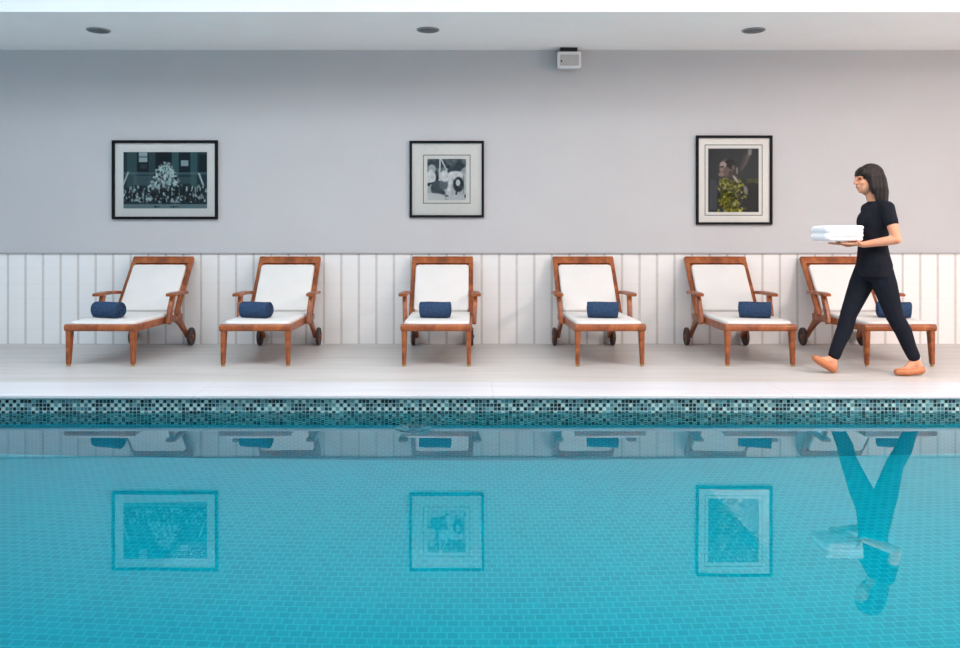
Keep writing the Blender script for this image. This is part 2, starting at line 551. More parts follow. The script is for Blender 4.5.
# ------------------------------------------------------------------ lights: unseen skylights and side windows added as sources
def area(name, loc, rot, sx, sy, power, col):
    l = bpy.data.lights.new(name, 'AREA')
    l.shape = 'RECTANGLE'; l.size = sx; l.size_y = sy
    l.energy = power; l.color = col
    o = bpy.data.objects.new(name, l)
    COL.objects.link(o)
    o.location = loc; o.rotation_euler = rot
    return o
tints = [(0.80, 0.91, 1.0), (0.97, 0.97, 1.0), (1.0, 0.89, 0.85)]  # cool to warm tints chosen to grade the light along the wall
pw = [155, 140, 95]
for (xa, xb), c, e in zip(SK, tints, pw):
    area('skylight_daylight', ((xa + xb) / 2, (SY0 + SY1) / 2, TOP + 0.17), (0, 0, 0), xb - xa, SY1 - SY0, e, c)
# unseen side windows added for cool light at left, warm at right
for nm, x, rz, c, e in (('window_4', XL + 0.02, -PI / 2, (0.30, 0.66, 1.0), 55), ('window_5', XR - 0.02, PI / 2, (1.0, 0.76, 0.70), 115)):
    b = bmesh.new()
    s = 1 if x < 0 else -1
    for yy in (2.0, 3.5, 5.0, 6.5):
        box(b, (x - 0.02 * s, yy - 0.04, 0.5), (x + 0.05 * s, yy + 0.04, 2.9))
    for zz in (0.5, 2.9):
        box(b, (x - 0.02 * s, 1.96, zz - 0.04), (x + 0.05 * s, 6.54, zz + 0.04))
    struct(nm, b, M['white_paint'])
    area('window_daylight', (x + 0.01 * s, 4.25, 1.7), (0, -PI / 2 * s, 0), 2.4, 4.5, e, c)

# a smaller, sun-bright rooflight over the right end of the pool
RX0, RX1, RY0, RY1 = 4.75, 6.1, -0.2, 3.3
b = bmesh.new()
box(b, (RX0 - 0.06, RY0 - 0.06, TOP - 0.03), (RX0, RY1 + 0.06, TOP)); box(b, (RX1, RY0 - 0.06, TOP - 0.03), (RX1 + 0.06, RY1 + 0.06, TOP))
box(b, (RX0, RY0 - 0.06, TOP - 0.03), (RX1, RY0, TOP)); box(b, (RX0, RY1, TOP - 0.03), (RX1, RY1 + 0.06, TOP))
struct('window_6', b, M['white_paint'])
area('rooflight_daylight', ((RX0 + RX1) / 2, (RY0 + RY1) / 2, TOP - 0.01), (0, 0, 0), RX1 - RX0, RY1 - RY0, 430, (1.0, 0.87, 0.82))

wd = bpy.data.worlds.new('World'); SC.world = wd
wd.use_nodes = True
bg = wd.node_tree.nodes['Background']
bg.inputs[0].default_value = (0.8, 0.9, 1.0, 1); bg.inputs[1].default_value = 0.6

# ------------------------------------------------------------------ sun lounger
def make_lounger():
    root = empty('sun_lounger', (0, 0, 0))
    W = M['wood']
    fb = bmesh.new()
    bar(fb, [(-0.300, -0.645, 0.325), (0.300, -0.645, 0.325)], (0.028, 0.029), r=0.02, side=Vector((0, 1, 0)))
    for s in (-1, 1):
        bar(fb, [(s * 0.276, -0.63, 0.319), (s * 0.276, 0.46, 0.314)], (0.018, 0.031), r=0.008)
    bar(fb, [(-0.262, 0.44, 0.312), (0.262, 0.44, 0.312)], (0.018, 0.03), r=0.006, side=Vector((0, 1, 0)))
    for i in range(9):
        y = -0.57 + i * 0.105
        box(fb, (-0.262, y, 0.318), (0.262, y + 0.07, 0.334), bev=0.003, seg=1)
    fix(fb)
    new_obj('seat_frame', fb, W, root, smooth=True, angle=35)
    for s in (-1, 1):
        lb = bmesh.new()
        bar(lb, [(s * 0.268, -0.625, 0.344), (s * 0.269, -0.627, 0.28), (s * 0.272, -0.64, 0.016)],
            [(0.022, 0.036), (0.022, 0.035), (0.0165, 0.022)], r=0.009)
        lg = new_obj('leg', fix(lb), W, root, smooth=True, angle=35)
        cb = bmesh.new()
        lathe(cb, [(0.010, 0), (0.0165, 0.002), (0.0175, 0.016), (0.012, 0.018)], n=16, centre=(s * 0.272, -0.64, 0))
        new_obj('foot_cap', fix(cb), M['brass'], lg, smooth=True, angle=40)
    for s in (-1, 1):
        rb = bmesh.new()
        path = curve([(s * 0.256, 0.425, 0.535), (s * 0.256, 0.435, 0.40), (s * 0.256, 0.46, 0.29), (s * 0.256, 0.57, 0.19), (s * 0.256, 0.69, 0.090)], 6)
        bar(rb, path, [(0.018, 0.022 + 0.008 * math.exp(-((p.z - 0.3) / 0.09) ** 2)) for p in path], r=0.007)
        path = curve([(s * 0.256, 0.24, 0.305), (s * 0.256, 0.36, 0.288), (s * 0.256, 0.47, 0.24), (s * 0.256, 0.57, 0.175)], 5)
        bar(rb, path, (0.016, 0.02), r=0.006)
        new_obj('rear_leg', fix(rb), W, root, smooth=True, angle=35)
        wb = bmesh.new()
        R = 0.090
        xa = s * 0.298
        prof = [(0.012, -0.010), (0.03, -0.012), (R - 0.026, -0.012), (R - 0.02, -0.016), (R - 0.006, -0.016), (R, -0.010), (R, 0.010), (R - 0.006, 0.016), (R - 0.02, 0.016), (R - 0.026, 0.012), (0.03, 0.014), (0.012, 0.010)]
        lathe(wb, prof, 'X', 40, (s * 0.292, 0.69, R))
        wh = new_obj('wheel', fix(wb), M['wheel'], root, smooth=True, angle=40)
        hb = bmesh.new()
        lathe(hb, [(0.008, -0.02), (0.018, -0.018), (0.018, 0.02), (0.012, 0.024), (0.004, 0.025)], 'X', 20, (s * 0.292, 0.69, R))
        new_obj('hub', fix(hb), M['wood'], wh, smooth=True, angle=40)
    # armrests
    for s in (-1, 1):
        ab = bmesh.new()
        loops = []
        for t in range(13):
            u = t / 12
            y = -0.005 + u * 0.455
            wv = 0.042 - 0.012 * u + 0.004 * math.cos(u * PI * 2)
            z = 0.551 + 0.008 * math.sin(u * PI) - 0.004 * u
            e = 1.0 if 0 < t < 12 else 0.78
            loops.append(rect_loop(Vector((s * (0.338 - 0.012 * u), y, z)), Vector((1, 0, 0)), Vector((0, 0, 1)), wv * e, 0.0155 * e, 0.008))
        loft(ab, loops)
        new_obj('armrest', fix(ab), W, root, smooth=True, angle=40)
        pb = bmesh.new()
        bar(pb, [(s * 0.316, 0.02, 0.285), (s * 0.322, 0.05, 0.41), (s * 0.328, 0.11, 0.545)], [(0.0195, 0.034), (0.02, 0.03), (0.02, 0.027)], r=0.007)
        new_obj('arm_post', fix(pb), W, root, smooth=True, angle=35)
    # back, leaning towards the wall
    p0, p1 = Vector((0, 0.30, 0.335)), Vector((0, 0.745, 0.874))
    t = (p1 - p0).normalized(); nrm = Vector((0, -t.z, t.y))
    L = (p1 - p0).length
    bb = bmesh.new()
    for s in (-1, 1):
        bar(bb, [p0 + Vector((s * 0.283, 0, 0)), p1 + Vector((s * 0.283, 0, 0))], (0.023, 0.018), r=0.006)
    c = p0 + t * (L - 0.040)
    bar(bb, [c + Vector((-0.304, 0, 0)) + nrm * 0.003, c + Vector((0.304, 0, 0)) + nrm * 0.003], [(0.042, 0.021), (0.042, 0.021)], r=0.006, side=t)
    c = p0 + t * 0.02
    bar(bb, [c - Vector((0.27, 0, 0)), c + Vector((0.27, 0, 0))], (0.02, 0.014), r=0.004, side=t)
    fix(bb)
    new_obj('back_frame', bb, W, root, smooth=True, angle=35)
    sb = bmesh.new()
    for i in range(8):
        x = -0.22 + i * 0.44 / 7
        a, e2 = p0 + t * 0.03 - nrm * 0.004, p0 + t * (L - 0.06) - nrm * 0.004
        bar(sb, [a + Vector((x, 0, 0)), e2 + Vector((x, 0, 0))], (0.021, 0.006), r=0.003, endr=0.002)
    new_obj('back_slats', fix(sb), W, root, smooth=True, angle=35)
    # cushions
    cb = bmesh.new()
    slab(cb, (0, 0, 0), 0.276, 0.482, 0.040, corner=0.06, edge=0.016, dome=0.006, M=Matrix.Translation((0, -0.158, 0.335)))
    new_obj('seat_cushion', fix(cb), M['cushion'], root, smooth=True, angle=60)
    cb = bmesh.new()
    R3 = Matrix((Vector((1, 0, 0)), t, nrm)).transposed().to_4x4()
    Lc = L - 0.150
    slab(cb, (0, 0, 0), 0.262, Lc / 2, 0.044, corner=0.035, edge=0.016, dome=0.010,
         M=Matrix.Translation(p0 + t * (0.030 + Lc / 2) + nrm * 0.010) @ R3)
    new_obj('back_cushion', fix(cb), M['cushion'], root, smooth=True, angle=60)
    return root

def make_roll():
    """towel rolled into a bolster: a thick ribbon wound in a spiral"""
    b = bmesh.new()
    turns, R0, R1, th = 3.6, 0.010, 0.073, 0.0125
    n = 150
    XS = [-0.136, -0.133, -0.07, 0, 0.07, 0.133, 0.136]
    rows = []
    for i in range(n + 1):
        u = i / n
        a = u * turns * 2 * PI + 0.6
        r = R0 + (R1 - R0) * u
        jit = 0.003 * math.sin(u * 23) + 0.002 * math.sin(u * 57) - 0.005 * u
        ring = []
        for k2, x in enumerate(XS):
            e = 0.25 if k2 in (0, len(XS) - 1) else 0.5
            xx = x + jit * (1 if x > 0 else -1 if x < 0 else 0)
            wob = 0.0016 * math.sin(x * 31 + a * 2)
            for rr in ((r + th * e + wob),):
                ring.append((xx, rr))
        for k2 in range(len(XS) - 1, -1, -1):
            x = XS[k2]
            e = 0.25 if k2 in (0, len(XS) - 1) else 0.5
            xx = x + jit * (1 if x > 0 else -1 if x < 0 else 0)
            ring.append((xx, r - th * e * 0.9))
        rows.append([Vector((xx, rr * math.cos(a), rr * math.sin(a))) for xx, rr in ring])
    loft(b, rows)
    for v in b.verts:                       # weight of the cloth flattens the underside
        if v.co.z < -0.060:
            v.co.z = -0.060 + (v.co.z + 0.060) * 0.3
    zmin = min(v.co.z for v in b.verts)
    for v in b.verts:
        v.co.z -= zmin
    return new_obj('rolled_towel', fix(b), M['towel'], None, smooth=True, angle=50)

LX = [-3.095, -1.810, -0.287, 1.145, 2.435, 3.60]
LY = 7.60
lab = [
    'teak sun lounger with white cushions standing at the far left, below the framed crowd photograph',
    'teak sun lounger second from the left, under the bare wall right of the crowd picture',
    'teak sun lounger seen straight on below the middle picture, the third from the left',
    'teak sun lounger with white cushions, fourth from the left, below the small white wall speaker',
    'teak sun lounger directly below the picture of yellow flowers, fifth from the left',
    'teak sun lounger at the far right, partly hidden behind the walking woman',
]
rlab = [
    'rolled navy towel lying on the leftmost lounger, its spiral end showing',
    'rolled navy towel lying on the second lounger from the left',
    'rolled navy towel in the middle of the lounger below the middle picture',
    'rolled navy towel on the fourth lounger from the left, below the wall speaker',
    'rolled navy towel on the lounger below the yellow flower picture',
    'rolled navy towel on the far right lounger, beside the walking woman',
]
roll_px = [(109, 317.5), (256.5, 317.8), (435.5, 318.7), (602.7, 318.0), (754.7, 317.7), (893.5, 317.7)]
lo = make_lounger(); ro = make_roll()
for i, x in enumerate(LX):
    o = lo if i == 0 else copy_tree(lo)
    o.location = (x, LY, 0)
    o.rotation_euler = (0, 0, (-0.014, 0.006, -0.004, 0.030, -0.018, -0.012)[i])
    tag(o, lab[i], 'sun lounger', 'teak sun loungers in a row along the wall')
    r = ro if i == 0 else copy_tree(ro)
    d = 7.24
    r.location = ((roll_px[i][0] - PX) * d / F, d, 0.3835)
    r.rotation_euler = (0, 0, (-0.33, -0.30, -0.12, -0.16, -0.30, -0.30)[i])
    tag(r, rlab[i], 'towel', 'rolled navy towels on the loungers')

# ------------------------------------------------------------------ framed pictures
class Canvas:
    def __init__(s, w, h, col):
        s.w, s.h = w, h
        s.a = np.zeros((h, w, 3)); s.a[:] = col
        s.Y, s.X = np.mgrid[0:h, 0:w]
        s.X = (s.X + 0.5) / w; s.Y = (s.Y + 0.5) / h          # y down
    def put(s, m, col, k=1.0):
        m = np.clip(m, 0, 1)[..., None] * k
        s.a = s.a * (1 - m) + np.array(col, float) * m
    def rect(s, x0, y0, x1, y1, col, k=1.0):
        s.put(((s.X >= x0) & (s.X <= x1) & (s.Y >= y0) & (s.Y <= y1)).astype(float), col, k)
    def ell(s, cx, cy, rx, ry, col, k=1.0, ang=0.0, soft=0.25):
        ca, sa = math.cos(ang), math.sin(ang)
        dx, dy = (s.X - cx), (s.Y - cy) * s.h / s.w
        u = (dx * ca + dy * sa) / rx; v = (-dx * sa + dy * ca) / (ry * s.h / s.w)
        s.put((1 + soft - np.sqrt(u * u + v * v)) / soft, col, k)
    def line(s, x0, y0, x1, y1, wd, col, k=1.0):
        dx, dy = x1 - x0, y1 - y0
        t = np.clip(((s.X - x0) * dx + (s.Y - y0) * dy) / (dx * dx + dy * dy), 0, 1)
        d = np.hypot(s.X - x0 - t * dx, (s.Y - y0 - t * dy))
        s.put((wd - d) / (0.35 * wd) , col, k)
    def noise(s, n, size, amp, x0=0, y0=0, x1=1, y1=1):
        for _ in range(n):
            g = rng.uniform(-amp, amp)
            m = np.exp(-(((s.X - rng.uniform(x0, x1)) / size) ** 2 + ((s.Y - rng.uniform(y0, y1)) / size) ** 2))
            s.a += (g * m)[..., None]
    def lin(s):
        c = np.clip(s.a, 0, 255) / 255
        return np.where(c <= 0.04045, c / 12.92, ((c + 0.055) / 1.055) ** 2.4)

def art_crowd():
    c = Canvas(150, 100, (38, 66, 76))
    for x0, x1, v in ((0.05, 0.16, 104), (0.31, 0.38, 88), (0.58, 0.66, 112), (0.8, 0.88, 112)):
        c.rect(x0, 0, x1, 0.6, (v * 0.66, v, v * 1.02), 0.8)
    c.rect(0.0, 0.36, 1.0, 0.40, (120, 150, 154), 0.5)
    c.rect(0.39, 0.0, 0.57, 0.3, (22, 40, 50)); c.rect(0.17, 0.02, 0.30, 0.35, (20, 38, 46)); c.rect(0.66, 0.02, 0.79, 0.36, (22, 42, 52)); c.rect(0.9, 0.05, 1, 0.35, (22, 42, 50))
    c.rect(0.185, 0.01, 0.285, 0.18, (178, 196, 200)); c.rect(0.18, 0.085, 0.29, 0.095, (70, 90, 98))
    c.rect(0.685, 0.15, 0.775, 0.25, (170, 190, 194)); c.rect(0.2, 0.22, 0.28, 0.3, (80, 100, 104), 0.5)
    c.rect(0.12, 0.42, 0.34, 0.6, (96, 124, 128), 0.6); c.rect(0.66, 0.44, 0.86, 0.56, (88, 116, 120), 0.6)
    c.line(0.06, 0.36, 0.0, 0.58, 0.012, (196, 210, 210)); c.line(0.9, 0.38, 0.95, 0.58, 0.014, (206, 216, 214))
    for _ in range(1000):
        y = rng.uniform(0.2, 0.92)
        half = 0.5 if y > 0.6 else 0.05 + (y - 0.18) * 0.33
        x = rng.uniform(0.5 - half, 0.5 + half)
        if y > 0.86 and (x < 0.16 or x > 0.76): continue
        v = rng.choice([26, 46, 120, 178, 214, 232], p=[.22, .18, .12, .16, .18, .14])
        if 0.22 < y < 0.6: v = rng.choice([34, 120, 200, 236], p=[.26, .14, .3, .3])
        c.ell(x, y, rng.uniform(0.006, 0.015), rng.uniform(0.012, 0.034), (v * 0.9, v, v), 0.9, rng.uniform(-0.5, 0.5))
    for _ in range(60):
        x = rng.uniform(0.02, 0.98); c.ell(x, rng.uniform(0.62, 0.8), 0.012, 0.05, (24, 40, 48), 0.8)
    c.rect(0, 0.91, 1, 1, (128, 152, 156), 0.9); c.rect(0, 0.89, 1, 0.915, (30, 50, 58), 0.7)
    for x0, x1 in ((0.37, 0.435), (0.56, 0.655)):
        for x in np.arange(x0, x1, 0.012):
            c.rect(x, 0.955, x + 0.008, 0.978, (30, 46, 54), 0.9)
    return c
def art_players():
    c = Canvas(84, 90, (196, 204, 206))
    K = (40, 54, 62); W = (232, 234, 234)
    c.rect(0, 0, 1, 0.14, (126, 140, 146)); c.rect(0, 0.02, 0.5, 0.45, (92, 108, 116), 0.8)
    c.ell(0.7, 0.12, 0.3, 0.12, (88, 102, 110)); c.ell(0.25, 0.12, 0.22, 0.1, (74, 90, 98)); c.ell(0.2, 0.42, 0.1, 0.12, K)
    c.noise(60, 0.06, 40, 0, 0, 1, 0.5)
    c.ell(0.12, 0.25, 0.09, 0.1, (196, 200, 200)); c.ell(0.1, 0.45, 0.11, 0.16, W)
    c.line(0.33, 0.0, 0.31, 0.62, 0.022, W); c.line(0.36, 0.02, 0.5, 0.28, 0.02, W)
    c.line(0.0, 0.62, 0.3, 0.55, 0.025, K); c.ell(0.04, 0.62, 0.035, 0.035, K)
    c.ell(0.25, 0.72, 0.14, 0.16, (84, 100, 108)); c.ell(0.42, 0.62, 0.1, 0.12, (110, 126, 134)); c.ell(0.33, 0.83, 0.12, 0.08, (76, 94, 102))
    c.ell(0.45, 0.42, 0.13, 0.12, W); c.ell(0.64, 0.30, 0.11, 0.10, (78, 88, 96)); c.ell(0.8, 0.2, 0.09, 0.10, (64, 76, 84))
    c.ell(0.72, 0.40, 0.18, 0.09, W); c.line(0.62, 0.46, 0.55, 0.86, 0.06, W); c.ell(0.5, 0.93, 0.06, 0.05, K)
    c.ell(0.80, 0.62, 0.12, 0.16, K); c.ell(0.79, 0.58, 0.05, 0.07, (222, 226, 226)); c.line(0.76, 0.7, 0.74, 0.9, 0.03, K)
    c.line(0.97, 0.35, 0.95, 0.86, 0.014, W); c.rect(0.93, 0.4, 0.955, 0.84, (110, 124, 130), 0.8)
    c.ell(0.15, 0.94, 0.3, 0.1, (222, 226, 226)); c.ell(0.8, 0.95, 0.3, 0.07, (214, 218, 218))
    c.noise(90, 0.03, 30, 0, 0, 1, 0.9)
    c.ell(0.97, 0.9, 0.02, 0.04, K)
    return c
def art_portrait():
    c = Canvas(100, 126, (46, 50, 54))
    c.rect(0, 0.49, 1, 1, (30, 32, 32)); c.ell(0.85, 0.1, 0.5, 0.3, (66, 68, 70), 0.5, soft=1.0)
    c.rect(0.04, 0.49, 0.18, 0.96, (70, 80, 94), 0.7); c.line(0.18, 0.49, 0.26, 0.98, 0.03, (44, 48, 52))
    c.ell(0.76, 0.17, 0.035, 0.17, (112, 104, 100), 0.9, 0.45); c.ell(0.69, 0.22, 0.03, 0.14, (84, 78, 76), 0.9, 0.3); c.ell(0.82, 0.06, 0.035, 0.05, (150, 144, 140), 0.9)
    c.ell(0.36, 0.31, 0.125, 0.125, (112, 94, 88)); c.ell(0.43, 0.25, 0.1, 0.07, (40, 36, 36)); c.ell(0.30, 0.26, 0.06, 0.045, (186, 170, 162), 0.9)
    c.ell(0.27, 0.33, 0.035, 0.035, (150, 130, 122)); c.ell(0.26, 0.41, 0.05, 0.03, (164, 142, 134), 0.8); c.ell(0.38, 0.35, 0.06, 0.05, (120, 102, 96), 0.8)
    c.ell(0.5, 0.30, 0.028, 0.035, (118, 98, 92)); c.line(0.45, 0.4, 0.55, 0.48, 0.06, (84, 70, 66)); c.ell(0.57, 0.35, 0.02, 0.05, (140, 130, 124))
    c.ell(0.28, 0.29, 0.04, 0.012, (40, 34, 34), 0.9)
    for _ in range(420):
        x, y = rng.normal(0.43, 0.13), rng.uniform(0.48, 0.99)
        if x < 0.2 + 0.03 * math.sin(y * 30) or x > 0.73: continue
        g = rng.uniform(0.45, 1.15)
        col = random.choice([(176, 172, 48), (150, 152, 50), (112, 120, 46), (74, 82, 40), (206, 198, 84), (54, 60, 36)])
        c.ell(x, y, rng.uniform(0.012, 0.035), rng.uniform(0.010, 0.026), [v * g for v in col], 0.85, rng.uniform(0, 3))
    for _ in range(60):
        c.ell(rng.uniform(0.75, 1), rng.uniform(0.48, 0.54), 0.015, 0.01, (80, 88, 40), 0.7)
    c.ell(0.54, 0.48, 0.022, 0.06, (196, 190, 172), 0.9, -0.6)
    for k2 in range(3):
        c.ell(0.74, 0.62 + k2 * 0.035, 0.05, 0.02, (150, 150, 140), 0.8, 0.9)
    c.ell(0.52, 0.87, 0.03, 0.03, (196, 190, 140), 0.8)
    return c

def picture(name, label, cat, px, frame_w, art, img, border, art_hint=None):
    """px: outer frame, img: print, border: inked line - all as x0, y0, x1, y1 on the wall"""
    def W(x, y):
        p = at(x, y, WALL - 0.02)
        return p.x, p.z
    X0, Z1 = W(px[0], px[1]); X1, Z0 = W(px[2], px[3])
    cx, cz = (X0 + X1) / 2, (Z0 + Z1) / 2
    root = empty(name, (cx, WALL, cz))
    tag(root, label, cat, 'framed photographs on the grey wall')
    hw, hh = (X1 - X0) / 2, (Z1 - Z0) / 2
    D = 0.034
    b = bmesh.new()
    f = frame_w
    # mitred frame with a small inner step
    def ring(i, y):
        return [Vector((sx * (hw - i), y, sz * (hh - i))) for sx, sz in ((-1, -1), (1, -1), (1, 1), (-1, 1))]
    loops = [ring(0, -0.001), ring(0, -D + 0.003), ring(0.003, -D), ring(f - 0.003, -D), ring(f, -D + 0.003), ring(f, -0.008), ring(f + 0.0, -0.001)]
    loft(b, loops, cap=False)
    rows = [v for v in b.verts]
    n = 4
    for i in range(4):                      # close the back of the frame
        a, c2 = rows[i], rows[(i + 1) % 4]
        e, g = rows[len(rows) - 4 + i], rows[len(rows) - 4 + (i + 1) % 4]
        b.faces.new((a, e, g, c2))
    new_obj('frame', fix(b), M['frame'], root)
    b = bmesh.new(); box(b, (-hw + f, -0.010, -hh + f), (hw - f, -0.002, hh - f)); new_obj('mat_board', b, M['mat'], root)
    def rel(r):
        x0, z1 = W(r[0], r[1]); x1, z0 = W(r[2], r[3])
        return x0 - cx, z0 - cz, x1 - cx, z1 - cz
    if border:
        x0, z0, x1, z1 = rel(border)
        t = 0.006
        b = bmesh.new()
        for lo_, hi_ in (((x0, z0), (x1, z0 + t)), ((x0, z1 - t), (x1, z1)), ((x0, z0 + t), (x0 + t, z1 - t)), ((x1 - t, z0 + t), (x1, z1 - t))):
            box(b, (lo_[0], -0.0108, lo_[1]), (hi_[0], -0.0098, hi_[1]))
        new_obj('border_line', b, M['ink'], root)
    x0, z0, x1, z1 = rel(img)
    c = art(); L = c.lin()
    b = bmesh.new()
    layer = b.verts.layers.float_color.new('ink')
    grid = []
    for j in range(c.h):
        row = []
        for i in range(c.w):
            v = b.verts.new((x0 + (x1 - x0) * i / (c.w - 1), -0.0115, z1 - (z1 - z0) * j / (c.h - 1)))
            v[layer] = (*L[j, i], 1.0)
            row.append(v)
        grid.append(row)
    for j in range(c.h - 1):
        for i in range(c.w - 1):
            b.faces.new((grid[j][i], grid[j + 1][i], grid[j + 1][i + 1], grid[j][i + 1]))
    new_obj('photograph', b, M['print'], root)
    b = bmesh.new()
    vs = [b.verts.new((sx * (hw - f), -0.017, sz * (hh - f))) for sx, sz in ((-1, -1), (1, -1), (1, 1), (-1, 1))]
    b.faces.new(vs)
    new_obj('glass_pane', b, M['pane'], root)
    return root

picture('framed_picture', 'black framed old photograph of a large crowd on building steps, the widest picture', 'picture', (112, 140.3, 217.6, 219.2), 0.026, art_crowd, (123.1, 152, 206.8, 208.4), None)
picture('framed_picture', 'small square black framed black and white photograph of figures in action, the middle picture', 'picture', (409.6, 140.8, 484, 217.5), 0.024, art_players, (427.4, 158.8, 466.0, 200), (423, 154.7, 470.4, 203.5))
picture('framed_picture', 'upright black framed colour portrait with yellow flowers, the rightmost picture', 'picture', (696.2, 135.5, 772.3, 224.6), 0.024, art_portrait, (708.4, 148.4, 759, 212), (705, 144.5, 762.8, 215.5))

# ------------------------------------------------------------------ ceiling fittings and wall speaker
def make_downlight():
    root = empty('ceiling_light', (0, 0, 0))
    b = bmesh.new()
    lathe(b, [(0.088, -0.001), (0.104, -0.001), (0.105, -0.006), (0.098, -0.011), (0.090, -0.012), (0.086, -0.008)], n=40)
    fix(b); new_obj('trim_ring', b, M['plate_grey'], root, smooth=True, angle=40)
    b = bmesh.new()
    lathe(b, [(0.087, -0.001), (0.087, -0.009), (0.07, -0.014), (0.04, -0.017), (0.01, -0.018)], n=40)
    fix(b); new_obj('louvre', b, M['plate_dark'], root, smooth=True, angle=40)
    return root
dl = make_downlight()
for i, (x, y, t) in enumerate(((98.5, 30, 'round grey ceiling light above the crowd photograph, the leftmost of three'), (428, 29.5, 'round grey ceiling light above the middle picture'), (753.5, 30, 'round grey ceiling light above the flower portrait, the rightmost of three'))):
    o = dl if i == 0 else copy_tree(dl)
    d = (HC - CEIL) * F / (y - PY)
    p = at(x, y, d)
    o.location = (p.x, p.y, CEIL)
    tag(o, t, 'ceiling light', 'round ceiling lights in the soffit')

sp = empty('wall_speaker', (at(567.6, 60, WALL).x, WALL, at(568.5, 59.6, 8.25).z))
tag(sp, 'small white wall speaker box mounted up under the ceiling edge', 'speaker')
b = bmesh.new()
fl = []
for yy, k2 in ((-0.02, 0.86), (-0.05, 0.94), (-0.13, 1.0), (-0.146, 0.985), (-0.150, 0.95)):
    fl.append(rect_loop(Vector((0, yy, 0)), Vector((1, 0, 0)), Vector((0, 0, 1)), 0.118 * k2, 0.082 * k2, 0.016))
loft(b, fl); fix(b)
new_obj('cabinet', b, M['plastic'], sp, smooth=True, angle=35)
b = bmesh.new(); box(b, (-0.092, -0.155, -0.060), (0.094, -0.149, 0.050), bev=0.002); new_obj('grille', b, M['grille'], sp)
b = bmesh.new(); box(b, (-0.086, -0.158, -0.026), (-0.072, -0.154, -0.006), bev=0.002); new_obj('sensor_window', b, M['black'], sp)
b = bmesh.new(); box(b, (-0.04, -0.06, -0.05), (0.04, 0.0, 0.05), bev=0.004); box(b, (-0.085, -0.12, 0.079), (0.085, -0.02, CEIL - sp.location.z), bev=0.002)
new_obj('bracket', b, M['black'], sp)

# ------------------------------------------------------------------ the walking woman
def cone(bm, p0, r0, p1, r1, n=14):
    """capsule whose ends have different radii"""
    p0, p1 = Vector(p0), Vector(p1)
    t = (p1 - p0).normalized()
    u = t.orthogonal().normalized(); v = t.cross(u)
    loops = []
    for k in range(5):
        a = -PI / 2 + (k + 0.3) / 5 * PI / 2
        loops.append((p0 + t * r0 * math.sin(a), r0 * math.cos(a)))
    loops.append((p0, r0)); loops.append((p1, r1))
    for k in range(1, 6):
        a = (k - 0.3) / 5 * PI / 2
        loops.append((p1 + t * r1 * math.sin(a), r1 * math.cos(a)))
    loft(bm, [[c + (u * math.cos(2 * PI * i / n) + v * math.sin(2 * PI * i / n)) * r for i in range(n)] for c, r in loops])
def chain(bm, pts, rad, n=14):
    for i in range(len(pts) - 1):
        cone(bm, pts[i], rad[i], pts[i + 1], rad[i + 1], n)
def tower(bm, secs, n=28):
    """horizontal ellipses (x, y, z, half depth, half width)"""
    loft(bm, [[Vector((x + a * math.cos(2 * PI * i / n), y + c * math.sin(2 * PI * i / n), z)) for i in range(n)] for x, y, z, a, c in secs])
def ellipsoid(bm, c, r, rot=None, n=20):
    b = bmesh.new()
    bmesh.ops.create_uvsphere(b, u_segments=n, v_segments=n // 2 + 2, radius=1.0)
    Mx = Matrix.Translation(Vector(c)) @ (rot.to_matrix().to_4x4() if rot else Matrix()) @ Matrix.Diagonal((*r, 1))
    b.transform(Mx); join_bm(bm, b)
def blend(name, bm, mat, parent, voxel=0.006, smooth=4, cut=None):
    fix(bm)
    o = new_obj(name, bm, mat, parent)
    par = o.parent; o.parent = None
    md = o.modifiers.new('r', 'REMESH'); md.mode = 'VOXEL'; md.voxel_size = voxel
    sm = o.modifiers.new('s', 'SMOOTH'); sm.iterations = smooth; sm.factor = 0.5
    dg = bpy.context.evaluated_depsgraph_get(); dg.update()
    me = bpy.data.meshes.new_from_object(o.evaluated_get(dg))
    o.modifiers.clear()
    old = o.data; o.data = me; bpy.data.meshes.remove(old)
    o.data.name = name
    o.data.materials.clear()
    for m in (mat if isinstance(mat, list) else [mat]):
        o.data.materials.append(m)
    for p in o.data.polygons: p.use_smooth = True
    o.parent = par
    return o

WX, WY = (869.5 - PX) * 6.55 / F, 6.55
wom = empty('person', (WX, WY, 0))
tag(wom, 'dark-haired person in black shirt and trousers walking left with a white towel in both hands', 'person')
# joints: she faces -x; her left side (-y) is towards the camera
HipL, KneeL, AnkL = Vector((0.045, -0.075, 0.825)), Vector((0.165, -0.066, 0.46)), Vector((0.335, -0.055, 0.115))
HipR, KneeR, AnkR = Vector((0.020, 0.075, 0.825)), Vector((-0.135, 0.066, 0.465)), Vector((-0.262, 0.060, 0.108))
ShL, ShR = Vector((0.062, -0.158, 1.305)), Vector((0.062, 0.158, 1.305))
ElL, ElR = Vector((0.088, -0.245, 1.062)), Vector((0.088, 0.245, 1.062))
WrL, WrR = Vector((-0.110, -0.132, 1.022)), Vector((-0.110, 0.132, 1.022))
HC2 = Vector((-0.008, 0, 1.535))        # middle of the skull
def foot(bm, ank, toe, heel, g=0.0, tip=0.024):
    mid = heel.lerp(toe, 0.62)
    chain(bm, [ank, heel.lerp(ank, 0.45)], [0.034 + g, 0.032 + g])
    chain(bm, [heel, mid, toe], [0.030 + g, 0.030 + g, tip + g])
    chain(bm, [ank, mid + (ank - heel).normalized() * 0.012, toe], [0.033 + g, 0.026 + g, tip * 0.8 + g])
    side = (toe - heel).cross(Vector((0, 0, 1))).normalized()
    for s in (-1, 1):
        chain(bm, [heel.lerp(toe, 0.35), heel.lerp(toe, 0.72) + side * s * 0.014, toe.lerp(heel, 0.08) + side * s * 0.010], [0.026 + g, 0.025 + g, tip * 0.82 + g])
